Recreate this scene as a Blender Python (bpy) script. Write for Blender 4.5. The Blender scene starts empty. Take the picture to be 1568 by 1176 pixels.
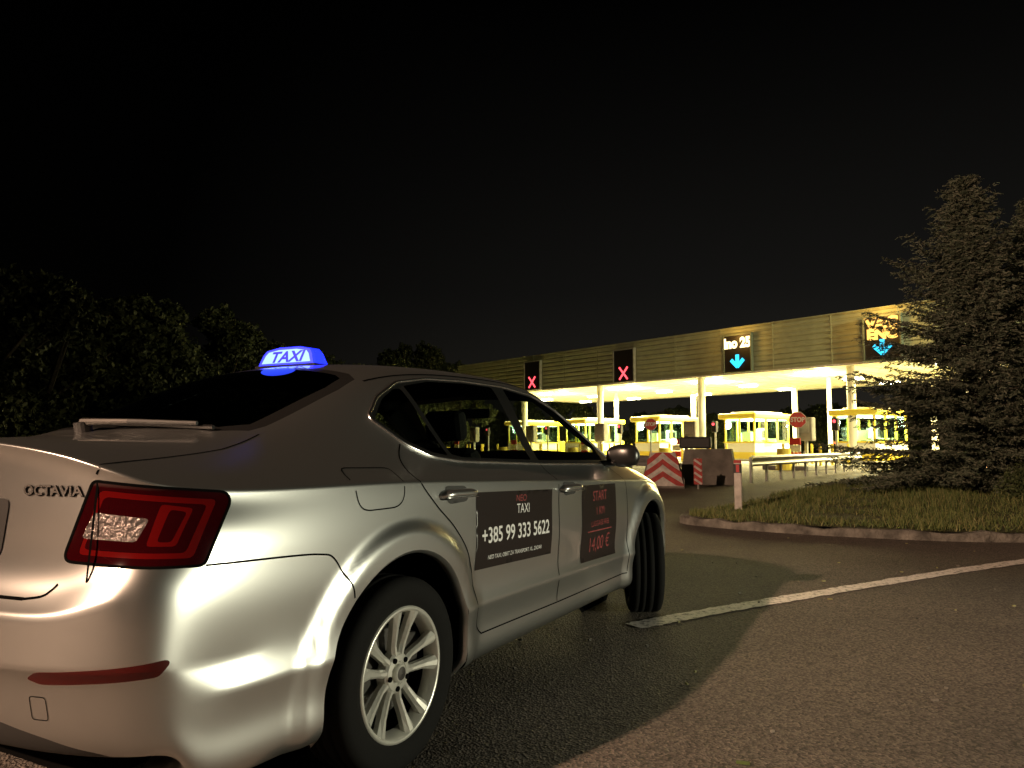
import bpy,bmesh,math,random
import numpy as np
from mathutils import Vector,Matrix
from mathutils.geometry import delaunay_2d_cdt
from mathutils.bvhtree import BVHTree
random.seed(4); np.random.seed(4)
scn=bpy.context.scene
scn.view_settings.view_transform='Standard'
scn.view_settings.look='None'
scn.view_settings.exposure=0
R=math.radians
COL=scn.collection
# ------------------------------------------------------------ materials
def mat(name,col,rough=0.5,metal=0.0,emis=None,es=0.0,coat=0.0,spec=0.5,bump=None,var=None,backblack=False):
    m=bpy.data.materials.new(name); m.use_nodes=True
    nt=m.node_tree; b=nt.nodes['Principled BSDF']
    b.inputs['Base Color'].default_value=(*col,1)
    b.inputs['Roughness'].default_value=rough
    b.inputs['Metallic'].default_value=metal
    b.inputs['Coat Weight'].default_value=coat
    b.inputs['Coat Roughness'].default_value=0.04
    b.inputs['Specular IOR Level'].default_value=spec
    if emis:
        b.inputs['Emission Color'].default_value=(*emis,1)
        b.inputs['Emission Strength'].default_value=es
    tc=nt.nodes.new('ShaderNodeTexCoord')
    if var:
        n=nt.nodes.new('ShaderNodeTexNoise'); n.inputs['Scale'].default_value=var[0]; n.inputs['Detail'].default_value=6
        nt.links.new(tc.outputs['Object'],n.inputs['Vector'])
        r=nt.nodes.new('ShaderNodeValToRGB')
        r.color_ramp.elements[0].position=0.3; r.color_ramp.elements[1].position=0.7
        a=var[1]
        r.color_ramp.elements[0].color=(*[c*(1-a) for c in col],1)
        r.color_ramp.elements[1].color=(*[min(1,c*(1+a)) for c in col],1)
        nt.links.new(n.outputs['Fac'],r.inputs['Fac']); nt.links.new(r.outputs['Color'],b.inputs['Base Color'])
    if bump:
        n=nt.nodes.new('ShaderNodeTexNoise'); n.inputs['Scale'].default_value=bump[0]; n.inputs['Detail'].default_value=4
        nt.links.new(tc.outputs['Object'],n.inputs['Vector'])
        bp=nt.nodes.new('ShaderNodeBump'); bp.inputs['Strength'].default_value=bump[1]; bp.inputs['Distance'].default_value=bump[2]
        nt.links.new(n.outputs['Fac'],bp.inputs['Height']); nt.links.new(bp.outputs['Normal'],b.inputs['Normal'])
    if backblack:
        g=nt.nodes.new('ShaderNodeNewGeometry'); d=nt.nodes.new('ShaderNodeBsdfDiffuse'); d.inputs['Color'].default_value=(0.012,0.012,0.012,1)
        mx=nt.nodes.new('ShaderNodeMixShader'); out=nt.nodes['Material Output']
        nt.links.new(g.outputs['Backfacing'],mx.inputs[0]); nt.links.new(b.outputs[0],mx.inputs[1]); nt.links.new(d.outputs[0],mx.inputs[2])
        nt.links.new(mx.outputs[0],out.inputs['Surface'])
    return m
def glassmat(name,tint,rough=0.02):
    m=bpy.data.materials.new(name); m.use_nodes=True; nt=m.node_tree; nt.nodes.clear()
    out=nt.nodes.new('ShaderNodeOutputMaterial'); t=nt.nodes.new('ShaderNodeBsdfTransparent'); g=nt.nodes.new('ShaderNodeBsdfGlossy')
    t.inputs['Color'].default_value=(*tint,1); g.inputs['Roughness'].default_value=rough
    f=nt.nodes.new('ShaderNodeFresnel')
    ge=nt.nodes.new('ShaderNodeNewGeometry'); ma=nt.nodes.new('ShaderNodeMath'); ma.operation='MULTIPLY_ADD'
    ma.inputs[1].default_value=-.8333; ma.inputs[2].default_value=1.5
    nt.links.new(ge.outputs['Backfacing'],ma.inputs[0]); nt.links.new(ma.outputs[0],f.inputs['IOR'])
    mx=nt.nodes.new('ShaderNodeMixShader')
    nt.links.new(f.outputs[0],mx.inputs[0]); nt.links.new(t.outputs[0],mx.inputs[1]); nt.links.new(g.outputs[0],mx.inputs[2]); nt.links.new(mx.outputs[0],out.inputs[0])
    return m
M={}
PC=(0.64,0.655,0.65)
M['paint']=mat('car_paint',PC,0.32,0.97,coat=0.8,backblack=True)
M['paint2']=mat('car_paint_part',PC,0.32,0.97,coat=0.8)
M['black']=mat('black_trim',(0.012,0.012,0.012),0.3)
M['plastic']=mat('black_plastic',(0.02,0.02,0.02),0.6)
M['gap']=mat('gap',(0.004,0.004,0.004),0.9,spec=0.0)
M['glass']=glassmat('tinted_glass',(0.80,0.84,0.76))
M['glassm']=glassmat('side_tinted_glass',(0.44,0.47,0.44))
M['glassd']=glassmat('dark_tinted_glass',(0.05,0.055,0.06))
M['chrome']=mat('chrome',(0.8,0.8,0.8),0.25,1.0)
M['red']=mat('lamp_red',(0.11,0.003,0.003),0.12,coat=1.0)
M['refl']=mat('bumper_reflector',(0.055,0.002,0.002),0.2,coat=.35)
M['redd']=mat('lamp_dark_red',(0.025,0.001,0.002),0.08,coat=1.0)
M['clear']=mat('lamp_clear',(0.18,0.155,0.15),0.2,0.5,coat=1.0,bump=(90,0.8,0.01))
M['alloy']=mat('alloy',(0.66,0.66,0.61),0.32,0.5)
M['rubber']=mat('rubber',(0.006,0.006,0.006),0.85,spec=.2,bump=(60,0.3,0.002))
M['disc']=mat('brake_disc',(0.10,0.095,0.09),0.4,0.8)
M['white']=mat('white_text',(0.8,0.8,0.8),0.5)
M['stick']=mat('sticker',(0.014,0.009,0.009),0.35)
M['stickr']=mat('sticker_red_text',(0.28,0.05,0.05),0.5)
M['seat']=mat('seat_fabric',(0.03,0.03,0.03),0.9)
M['plate']=mat('plate',(0.45,0.45,0.45),0.5)

# ------------------------------------------------------------ helpers
def empty(name,loc=(0,0,0),rotz=0):
    e=bpy.data.objects.new(name,None); COL.objects.link(e); e.location=loc; e.rotation_euler=(0,0,rotz); e.empty_display_size=0.3
    return e
def mkobj(name,verts,faces,mats,fm=None,parent=None,smooth=False):
    me=bpy.data.meshes.new(name); me.from_pydata([tuple(v) for v in verts],[],faces)
    for m in (mats if isinstance(mats,list) else [mats]): me.materials.append(m)
    if fm is not None: me.polygons.foreach_set('material_index',fm)
    if smooth: me.polygons.foreach_set('use_smooth',[True]*len(me.polygons))
    me.update()
    o=bpy.data.objects.new(name,me); COL.objects.link(o)
    if parent: o.parent=parent
    return o
class MB:
    def __init__(s): s.v=[];s.f=[];s.m=[];s.mats=[]
    def mi(s,m):
        if m not in s.mats: s.mats.append(m)
        return s.mats.index(m)
    def add(s,v,f,m):
        o=len(s.v); s.v+= [tuple(p) for p in v]; s.f+=[tuple(i+o for i in q) for q in f]; s.m+=[s.mi(m)]*len(f)
    def box(s,c,d,m,rot=None,bev=0.0,taper=1.0):
        hx,hy,hz=d[0]/2,d[1]/2,d[2]/2
        if bev<=0:
            v=[Vector((x*(taper if z>0 else 1),y*(taper if z>0 else 1),z)) for z in(-hz,hz) for x,y in((-hx,-hy),(hx,-hy),(hx,hy),(-hx,hy))]
            f=[(0,3,2,1),(4,5,6,7),(0,1,5,4),(1,2,6,5),(2,3,7,6),(3,0,4,7)]
        else:
            bm=bmesh.new(); bmesh.ops.create_cube(bm,size=1)
            for q in bm.verts:
                k=taper if q.co.z>0 else 1
                q.co=Vector((q.co.x*d[0]*k,q.co.y*d[1]*k,q.co.z*d[2]))
            bmesh.ops.bevel(bm,geom=list(bm.edges),offset=bev,segments=2,affect='EDGES',profile=0.5)
            bm.verts.ensure_lookup_table(); bm.verts.index_update()
            v=[q.co.copy() for q in bm.verts]; f=[tuple(w.index for w in q.verts) for q in bm.faces]; bm.free()
        if rot is not None: v=[rot@p for p in v]
        c=Vector(c); s.add([p+c for p in v],f,m)
    def cyl(s,a,b,r1,m,r2=None,n=16):
        a=Vector(a);b=Vector(b); r2=r1 if r2 is None else r2
        d=(b-a).normalized(); u=d.orthogonal().normalized(); w=d.cross(u)
        v=[];
        for P,r in((a,r1),(b,r2)):
            for i in range(n):
                t=2*math.pi*i/n; v.append(P+u*math.cos(t)*r+w*math.sin(t)*r)
        f=[(i,(i+1)%n,n+(i+1)%n,n+i) for i in range(n)]+[tuple(range(n-1,-1,-1)),tuple(range(n,2*n))]
        s.add(v,f,m)
    def obj(s,name,parent=None,smooth=False,loc=None,rotz=0):
        o=mkobj(name,s.v,s.f,s.mats,s.m,parent,smooth)
        if loc is not None: o.location=loc
        o.rotation_euler[2]=rotz
        return o
def inpoly(x,y,P):
    c=False;n=len(P);j=n-1
    for i in range(n):
        xi,yi=P[i];xj,yj=P[j]
        if (yi>y)!=(yj>y) and x<(xj-xi)*(y-yi)/(yj-yi)+xi: c=not c
        j=i
    return c
def rp(pts,r=0.02,n=5):
    out=[];N=len(pts)
    for i in range(N):
        p=Vector(pts[i]);a=Vector(pts[i-1]);b=Vector(pts[(i+1)%N])
        la=(a-p).length; lb=(b-p).length; ra=min(r,la*0.48); rb=min(r,lb*0.48)
        A=p+(a-p)/la*ra; B=p+(b-p)/lb*rb
        for k in range(n+1):
            t=k/n; q=A*(1-t)**2+p*2*t*(1-t)+B*t*t; out.append((q.x,q.y))
    return out
# ------------------------------------------------------------ CAR BODY CAGE
cap=[
 [(-.89,.795,.985),(-.94,.745,1.01),(-.975,.68,1.035),(-1.00,.60,1.058),(-1.028,.45,1.080),(-1.045,.25,1.096),(-1.05,0,1.10)],
 [(-.78,.838,.965),(-.82,.765,1.005),(-.84,.69,1.038),(-.85,.60,1.060),(-.87,.45,1.083),(-.88,.25,1.095),(-.88,0,1.098)],
 [(-.60,.868,.958),(-.62,.80,1.0),(-.62,.70,1.042),(-.64,.60,1.066),(-.66,.45,1.09),(-.68,.25,1.102),(-.68,0,1.106)],
 [(-.38,.884,.956),(-.40,.82,1.0),(-.40,.71,1.058),(-.41,.605,1.092),(-.44,.47,1.103),(-.49,.25,1.113),(-.50,0,1.116)],
 [(-.15,.891,.955),(-.15,.825,1.0),(-.16,.70,1.085),(-.17,.59,1.165),(-.22,.48,1.195),(-.27,.25,1.215),(-.28,0,1.22)],
 [(.10,.894,.95),(.10,.815,1.0),(.08,.70,1.12),(.08,.59,1.255),(.02,.48,1.295),(-.02,.25,1.325),(-.03,0,1.332)],
 [(.35,.896,.94),(.35,.805,1.0),(.35,.70,1.15),(.33,.575,1.345),(.27,.46,1.378),(.23,.25,1.405),(.22,0,1.412)],
 [(.70,.898,.928),(.70,.80,.985),(.68,.705,1.14),(.68,.57,1.39),(.62,.46,1.425),(.60,.25,1.45),(.60,0,1.458)],
 [(1.25,.90,.906),(1.25,.80,.965),(1.25,.70,1.14),(1.25,.57,1.402),(1.2,.46,1.437),(1.2,.25,1.461),(1.2,0,1.469)],
 [(1.65,.898,.89),(1.65,.795,.955),(1.65,.697,1.13),(1.62,.572,1.382),(1.58,.46,1.42),(1.59,.25,1.445),(1.6,0,1.452)],
 [(2.0,.893,.875),(2.0,.79,.95),(1.95,.697,1.10),(1.85,.585,1.318),(1.80,.47,1.372),(1.86,.25,1.398),(1.87,0,1.405)],
 [(2.3,.886,.862),(2.25,.785,.94),(2.2,.70,1.06),(2.1,.62,1.20),(2.10,.49,1.222),(2.18,.25,1.238),(2.2,0,1.245)],
 [(2.6,.876,.85),(2.5,.785,.92),(2.45,.73,.97),(2.40,.65,1.03),(2.43,.52,1.05),(2.53,.25,1.058),(2.55,0,1.062)],
 [(2.85,.862,.835),(2.8,.79,.89),(2.75,.73,.93),(2.75,.64,.955),(2.75,.5,.97),(2.77,.25,.983),(2.78,0,.985)],
 [(3.12,.82,.79),(3.1,.76,.845),(3.05,.69,.88),(3.06,.6,.905),(3.08,.48,.92),(3.1,.25,.935),(3.1,0,.94)],
 [(3.3,.76,.69),(3.3,.71,.73),(3.32,.64,.76),(3.34,.56,.79),(3.36,.46,.81),(3.4,.25,.832),(3.4,0,.84)],
 [(3.36,.72,.63),(3.39,.68,.65),(3.42,.62,.67),(3.45,.54,.69),(3.48,.44,.71),(3.52,.25,.73),(3.53,0,.74)]]
Wd=[None,.882,.897,.905,.908,.908,.904,.901,.903,.903,.901,.901,.903,.895,.86,.79,None]
hx=[-.875,-.92,-.955,-.982,-1.008,-1.027,-1.03]; hy=[.828,.77,.70,.61,.47,.26,0]
bx=[-.895,-.955,-.997,-1.033,-1.065,-1.085,-1.09]; by=[.865,.812,.737,.645,.49,.27,0]
fx=[3.37,3.42,3.47,3.51,3.56,3.585,3.59]; fy=[.80,.76,.69,.60,.47,.27,0]
def lev_side(u):
    x,y0,z0=cap[u][0]; W=Wd[u]; s=(z0-.235)/.715
    Z=[.87,.81,.75,.66,.53,.46,.36,.27,.20,.19]; Y=[y0*.35+W*.65,W-.001,W,W,W-.018,W-.004,W-.026,W-.014,W-.06,.55]
    return [(x,y0+.006,z0-.035)]+[(x,Y[i],.2+(Z[i]-.2)*s) for i in range(10)]
def lev_rear(k):
    ex,ey,ez=cap[0][k]; H=(hx[k],hy[k]); B=(bx[k],by[k]); L=lambda t:(H[0]*(1-t)+B[0]*t,H[1]*(1-t)+B[1]*t)
    q=max(0,min(1,(k-1)/2))
    o=[(ex+.014,ey,ez-.035),(H[0],H[1],.90),(H[0]-.006+.012*q,H[1]+.004,.83-.07*q),(*L(.5),.79-.082*q),(*L(1),.735-.055*q)]
    o+=[(B[0]-.004,B[1]+.002,.56),(B[0]+.014,B[1]-.008,.53),(B[0]+.030,B[1]-.012,.42),(B[0]+.05,B[1]-.015,.355),(B[0]+.12,B[1]-.05,.32),(B[0]+.35,B[1]*.65,.30)]
    return o
def lev_front(k):
    ex,ey,ez=cap[16][k]; s=(ez-.23)/.5
    L=lambda t:(ex*(1-t)+fx[k]*t,ey*(1-t)+fy[k]*t)
    o=[(*L(.4),ez-.03)]
    for t,z,d in [(.75,.62,0),(.95,.58,0),(1,.54,0),(1,.48,0),(1,.42,0),(1,.36,0),(1,.30,-.01),(1,.25,-.03),(1,.21,-.1),(.95,.2,-.3)]:
        a=L(t); o.append((a[0]+d,a[1] if z>.21 else a[1]*.8,.2+(z-.2)*s))
    return o
cols=[]
for k in range(6,-1,-1): cols.append([cap[0][k]]+lev_rear(k))
for u in range(1,16): cols.append([cap[u][0]]+lev_side(u))
for k in range(0,7): cols.append([cap[16][k]]+lev_front(k))
bm=bmesh.new(); VD={}
def gv(p):
    k=(round(p[0],5),round(p[1],5),round(p[2],5))
    if k not in VD: VD[k]=bm.verts.new(k)
    return VD[k]
cr=bm.edges.layers.float.new('crease_edge')
def quad(a,b,c,d):
    for s in(1,-1):
        vs=[gv((p[0],p[1]*s,p[2])) for p in (a,b,c,d)]
        if s<0: vs.reverse()
        if len(set(vs))<3: continue
        try: bm.faces.new(vs)
        except ValueError: pass
for u in range(16):
    for k in range(6): quad(cap[u][k],cap[u+1][k],cap[u+1][k+1],cap[u][k+1])
for c in range(len(cols)-1):
    for l in range(11): quad(cols[c][l],cols[c][l+1],cols[c+1][l+1],cols[c+1][l])
def crease(a,b,w):
    for s in(1,-1):
        A=gv((a[0],a[1]*s,a[2]));B=gv((b[0],b[1]*s,b[2])); e=bm.edges.get((A,B))
        if e: e[cr]=w
for u in range(0,14): crease(cap[u][0],cap[u+1][0],.75)
for k in range(6): crease(cap[0][k],cap[0][k+1],.8)
for c in range(7,20): crease(cols[c][7],cols[c+1][7],.6)
for c in range(0,8): crease(cols[c][6],cols[c+1][6],.75)
for c in range(0,5): crease(cols[c][5],cols[c+1][5],.5)
bmesh.ops.recalc_face_normals(bm,faces=list(bm.faces))
me=bpy.data.meshes.new('cage'); bm.to_mesh(me); bm.free()
ob=bpy.data.objects.new('cage',me); COL.objects.link(ob)
md=ob.modifiers.new('s','SUBSURF'); md.levels=3; md.render_levels=3
dg=bpy.context.evaluated_depsgraph_get(); dense=bpy.data.meshes.new_from_object(ob.evaluated_get(dg))
bpy.data.objects.remove(ob)
def sstep(t): t=max(0,min(1,t)); return t*t*(3-2*t)
AX=[0.0,2.686]; AR=.393; WZ=.315; AZ=.333
for v in dense.vertices:
    if abs(v.co.y)>.7 and v.co.z<.90:
        for a in AX:
            r=math.hypot(v.co.x-a,v.co.z-AZ)
            if r<.53: v.co.y+=math.copysign(.022*sstep((.50-r)/.055)*sstep((v.co.z-.15)/.1),v.co.y)
dense.update()
bmb=bmesh.new(); bmb.from_mesh(dense); bmb.normal_update()
cen=sum(((f.calc_center_median().z-0.8)*f.normal.z for f in bmb.faces if abs(f.normal.z)>.8))
if cen<0: bmesh.ops.reverse_faces(bmb,faces=list(bmb.faces)); bmb.normal_update()
base_bvh=BVHTree.FromBMesh(bmb); bmb.verts.ensure_lookup_table(); bmb.faces.ensure_lookup_table()
from mathutils.interpolate import poly_3d_calc
def smooth_normal(p,fi=None):
    loc,n,i,d=base_bvh.find_nearest(p)
    if i is None: return Vector((0,0,1))
    f=bmb.faces[i]; w=poly_3d_calc([v.co for v in f.verts],loc)
    r=Vector((0,0,0))
    for a,v in zip(w,f.verts): r+=v.normal*a
    return r.normalized() if r.length>0 else n
class PJ:
    def __init__(s,e1,e2,din): s.e1=Vector(e1).normalized();s.e2=Vector(e2).normalized();s.d=Vector(din).normalized()
    def p2(s,p): return (p.dot(s.e1),p.dot(s.e2))
    def hit(s,a,b,off=0.0):
        o=s.e1*a+s.e2*b-s.d*6
        loc,n,i,d=base_bvh.ray_cast(o,s.d)
        if loc is None: return None
        n=smooth_normal(loc); return loc+n*off,n
SR=PJ((1,0,0),(0,0,1),(0,1,0)); SL=PJ((1,0,0),(0,0,1),(0,-1,0))
RE=PJ((0,-1,0),(0,0,1),(1,0,0)); TP=PJ((1,0,0),(0,1,0),(0,0,-1)); FR=PJ((0,1,0),(0,0,1),(-1,0,0))
OR_=PJ((1,-1,0),(0,0,1),(1,1,0)); OL=PJ((1,1,0),(0,0,1),(1,-1,0))
bm=bmb.copy()
def cut(P,poly,filt):
    xs=[p[0] for p in poly];ys=[p[1] for p in poly]; x0,x1,y0,y1=min(xs)-.01,max(xs)+.01,min(ys)-.01,max(ys)+.01
    def bb(f):
        q=[P.p2(v.co) for v in f.verts]; return min(a[0] for a in q),max(a[0] for a in q),min(a[1] for a in q),max(a[1] for a in q)
    cand=set()
    for f in bm.faces:
        c=f.calc_center_median()
        if not filt(c) or f.normal.dot(P.d)>0.05: continue
        b=bb(f)
        if b[0]>x1 or b[1]<x0 or b[2]>y1 or b[3]<y0: continue
        cand.add(f)
    n=len(poly)
    for i in range(n):
        a=poly[i];b=poly[(i+1)%n]
        if math.hypot(a[0]-b[0],a[1]-b[1])<1e-6: continue
        sx0,sx1=sorted((a[0],b[0]));sy0,sy1=sorted((a[1],b[1]))
        sel=[]
        for f in cand:
            q=bb(f)
            if q[0]>sx1+1e-4 or q[1]<sx0-1e-4 or q[2]>sy1+1e-4 or q[3]<sy0-1e-4: continue
            sel.append(f)
        if not sel: continue
        es=set();vs=set()
        for f in sel:
            es.update(f.edges);vs.update(f.verts)
        nx,ny=-(b[1]-a[1]),(b[0]-a[0])
        no=(P.e1*nx+P.e2*ny).normalized()
        cand-=set(sel)
        r=bmesh.ops.bisect_plane(bm,geom=sel+list(es)+list(vs),dist=1e-6,plane_co=P.e1*a[0]+P.e2*a[1],plane_no=no)
        for g in r['geom']:
            if isinstance(g,bmesh.types.BMFace): cand.add(g)
        cand.update(f for f in sel if f.is_valid)
    out=[]
    for f in cand:
        if not f.is_valid: continue
        c=P.p2(f.calc_center_median())
        if inpoly(c[0],c[1],poly): out.append(f)
    return out
MI={'paint':0,'black':1,'glassd':2,'glass':3,'redd':4,'red':5,'refl':6,'clear':7,'plastic':8,'glassm':9}
def setm(fs,m):
    for f in fs: f.material_index=MI[m]
DLO=rp([(.095,1.178),(.21,1.262),(.38,1.333),(.60,1.364),(.9,1.376),(1.3,1.374),(1.6,1.346),(1.85,1.272),(2.1,1.148),(2.40,.975),(2.38,.955),(1.25,.985),(.5,1.012),(.32,1.032),(.20,1.08)],.03,4)
Q=rp([(.125,1.175),(.23,1.255),(.33,1.300),(.375,1.305),(.44,1.035),(.34,1.050),(.225,1.092)],.012,3)
RD=rp([(.405,1.318),(.6,1.350),(.9,1.362),(1.15,1.361),(1.17,1.005),(.55,1.026),(.47,1.04)],.012,3)
FD=rp([(1.27,1.360),(1.58,1.332),(1.83,1.258),(2.08,1.135),(2.18,1.08),(2.18,.985),(1.25,1.002)],.012,3)
for P,s in((SR,-1),(SL,1)):
    fl=lambda c,s=s:c.y*s>.4 and c.z>.9
    setm(cut(P,DLO,fl),'black')
    setm(cut(P,Q,fl),'glassm'); setm(cut(P,RD,fl),'glassm'); setm(cut(P,FD,fl),'glass')
def sym(h): return h+[(x,-y) for x,y in reversed(h) if y>1e-6]
RG=sym([(-.475,0),(-.465,.25),(-.42,.45),(-.36,.54),(-.30,.55),(.08,.525),(.20,.50),(.235,.44),(.225,.2),(.22,0)])
RGi=sym([(-.435,0),(-.425,.25),(-.385,.43),(-.32,.50),(.05,.485),(.16,.46),(.18,.42),(.18,.2),(.175,0)])
WS=sym([(1.90,0),(1.89,.25),(1.84,.44),(1.90,.51),(2.15,.57),(2.42,.64),(2.55,.62),(2.68,.35),(2.72,0)])
WSi=sym([(1.95,0),(1.94,.25),(1.90,.43),(2.15,.52),(2.42,.59),(2.50,.57),(2.60,.35),(2.63,0)])
ft=lambda c:c.z>.9
setm(cut(TP,RG,ft),'black'); setm(cut(TP,RGi,ft),'glassd'); setm(cut(TP,WS,ft),'black'); setm(cut(TP,WSi,ft),'glass')
TL=rp([(-.200,.993),(.095,.958),(.108,.935),(.056,.784),(-.255,.800),(-.262,.815)],.014,4)
TLa=rp([(-.182,.970),(.075,.940),(.030,.805),(-.228,.818)],.012,3)
TLb=rp([(-.172,.955),(.055,.929),(.014,.818),(-.216,.830)],.012,3)
TLe=rp([(-.045,.935),(.025,.922),(-.008,.835),(-.073,.838)],.008,2)
TLf=rp([(-.025,.922),(.012,.914),(-.018,.845),(-.050,.847)],.008,2)
TLc=rp([(-.195,.918),(-.068,.902),(-.095,.848),(-.222,.856)],.010,3)
for P,s in((OR_,-1),(OL,1)):
    fl=lambda c,s=s:c.y*s>.3 and c.x<-.3 and c.z>.7
    setm(cut(P,TL,fl),'redd'); setm(cut(P,TLa,fl),'red'); setm(cut(P,TLb,fl),'redd'); setm(cut(P,TLe,fl),'red'); setm(cut(P,TLf,fl),'redd'); setm(cut(P,TLc,fl),'clear')
RFo=rp([(-.30,.558),(-.014,.580),(-.006,.570),(-.03,.542),(-.29,.526),(-.325,.538)],.010,3)
for P,s in((OR_,-1),(OL,1)):
    setm(cut(P,RFo,lambda c,s=s:c.x<-.5 and c.y*s>.1),'refl')
df=rp([(-.70,.28),(-.73,.355),(-.60,.395),(-.45,.425),(.45,.425),(.60,.395),(.73,.355),(.70,.28)],.03,4)
setm(cut(RE,df,lambda c:c.x<-.5),'plastic')
HLp=rp([(3.05,.80),(3.40,.70),(3.40,.60),(3.16,.66)],.02,3)
for P,s in((SR,-1),(SL,1)): setm(cut(P,HLp,lambda c,s=s:c.y*s>.3 and c.x>2.9),'clear')
GR=rp([(-.40,.70),(.40,.70),(.34,.58),(-.34,.58)],.02,3); setm(cut(FR,GR,lambda c:c.x>3),'plastic')
GR=rp([(-.55,.42),(.55,.42),(.5,.28),(-.5,.28)],.02,3); setm(cut(FR,GR,lambda c:c.x>3),'plastic')
for P,s in((SR,-1),(SL,1)):
    for a in AX:
        n=56; up=[(a+AR*math.cos(2*math.pi*i/n),AZ+AR*math.sin(2*math.pi*i/n)) for i in range(n)]
        up=[p for p in up if p[1]>=AZ-.02]
        ups=sorted(up,key=lambda p:math.atan2(p[1]-(AZ-.05),p[0]-a))
        poly=ups+[(a-AR,-.1),(a+AR,-.1)]
        fs=cut(P,poly,lambda c,s=s:c.y*s>.45 and c.z<.85)
        bmesh.ops.delete(bm,geom=[f for f in fs if f.is_valid],context='FACES')
bm.normal_update()
nrm=[]
bmesh.ops.delete(bm,geom=[v for v in bm.verts if not v.link_faces],context='VERTS')
bm.verts.ensure_lookup_table()
for v in bm.verts: nrm.append(smooth_normal(v.co))
body=bpy.data.meshes.new('body'); bm.to_mesh(body); bm.free()
for k in MI: body.materials.append(M[k])
body.polygons.foreach_set('use_smooth',[True]*len(body.polygons))
body.normals_split_custom_set_from_vertices([tuple(n) for n in nrm])
HEAD=28.0
ca,sa=math.cos(R(HEAD)),math.sin(R(HEAD))
ox=-.356-.90*ca; oy=2.548+.90*sa
car=empty('taxi_car',(ox,oy,0),R(90-HEAD))
bo=bpy.data.objects.new('body_shell',body); COL.objects.link(bo); bo.parent=car

def sample(path,closed,step):
    pts=[]; L=list(path)+([path[0]] if closed else [])
    for i in range(len(L)-1):
        a=Vector(L[i]);b=Vector(L[i+1]); k=max(1,int((b-a).length/step))
        for j in range(k): pts.append(a.lerp(b,j/k))
    pts.append(Vector(L[-1])); return pts
def ribbon(name,P,path,w,m,off=.0009,closed=False,step=.02):
    H=[P.hit(p.x,p.y,off) for p in sample(path,closed,step)]; H=[h for h in H if h]
    v=[];f=[]
    for i,(p,n) in enumerate(H):
        t=(H[min(i+1,len(H)-1)][0]-H[max(i-1,0)][0])
        if closed and i in(0,len(H)-1): t=H[1][0]-H[-2][0]
        sd=n.cross(t).normalized()*w/2
        v+=[p+sd,p-sd]
    for i in range(len(H)-1): f.append((2*i,2*i+1,2*i+3,2*i+2))
    return mkobj(name,v,f,m,parent=car,smooth=True)
def trim(name,P,path,w,h,m,closed=False,step=.02,ends=False):
    H=[P.hit(p.x,p.y,0) for p in sample(path,closed,step)]; H=[h_ for h_ in H if h_]; v=[];f=[]
    for i,(p,n) in enumerate(H):
        t=(H[min(i+1,len(H)-1)][0]-H[max(i-1,0)][0])
        if closed and i in(0,len(H)-1): t=H[1][0]-H[-2][0]
        sd=n.cross(t).normalized(); k=1.0
        if ends:
            q=min(i,len(H)-1-i)/max(1,(len(H)-1)*.5); k=min(1,.45+q*2.2)
        for a,b in((-.5,-.3),(-.45,.6),(-.2,1),(.2,1),(.45,.6),(.5,-.3)): v.append(p+sd*w*a*k+n*h*b*k)
    for i in range(len(H)-1):
        for k in range(5): f.append((6*i+k,6*i+k+6,6*i+k+7,6*i+k+1))
    if ends: f+=[tuple(range(6)),tuple(range(6*len(H)-1,6*len(H)-7,-1))]
    return mkobj(name,v,f,m,parent=car,smooth=True)
def patch(name,P,poly,m,off=.0015,g=.03):
    xs=[p[0] for p in poly];ys=[p[1] for p in poly]
    n=len(poly); vs=[]
    for i in range(n):
        a=Vector(poly[i]);b=Vector(poly[(i+1)%n]); k=max(1,int((b-a).length/g))
        for j in range(k): vs.append(a.lerp(b,j/k))
    nb=len(vs); ed=[(i,(i+1)%nb) for i in range(nb)]
    x=min(xs)+g/2
    while x<max(xs):
        y=min(ys)+g/2
        while y<max(ys):
            if inpoly(x,y,poly): vs.append(Vector((x,y)))
            y+=g
        x+=g
    r=delaunay_2d_cdt([Vector(v) for v in vs],ed,[],0,1e-5)
    V=r[0];F=[f for f in r[2] if inpoly(sum(V[i].x for i in f)/3,sum(V[i].y for i in f)/3,poly)]
    out=[];last=Vector((0,0,0))
    for p in V:
        h=P.hit(p.x,p.y,off); last=h[0] if h else last; out.append(last)
    return mkobj(name,out,[tuple(f) for f in F],m,parent=car,smooth=True)
def textmesh(s,size,extr=0.0,sx=1.0,align='CENTER',bold=0.0,shear=0.0):
    cu=bpy.data.curves.new('t','FONT'); cu.body=s; cu.size=size; cu.align_x=align; cu.align_y='CENTER'; cu.offset=bold; cu.extrude=extr; cu.shear=shear
    o=bpy.data.objects.new('t',cu); COL.objects.link(o); dg=bpy.context.evaluated_depsgraph_get(); dg.update()
    me=bpy.data.meshes.new_from_object(o.evaluated_get(dg)); bpy.data.objects.remove(o)
    v=[(a.co.x*sx,a.co.y,a.co.z) for a in me.vertices]; f=[tuple(p.vertices) for p in me.polygons]
    return v,f
def textproj(name,P,s,cx,cz,size,m,sx=1.0,off=.0025,slope=0.0,bold=0.0):
    v,f=textmesh(s,size,0,sx,bold=bold); out=[];last=Vector((0,0,0))
    for a in v:
        h=P.hit(cx+a[0],cz+a[1]+a[0]*slope,off); last=h[0] if h else last; out.append(last)
    return mkobj(name,out,f,m,parent=car)
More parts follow.
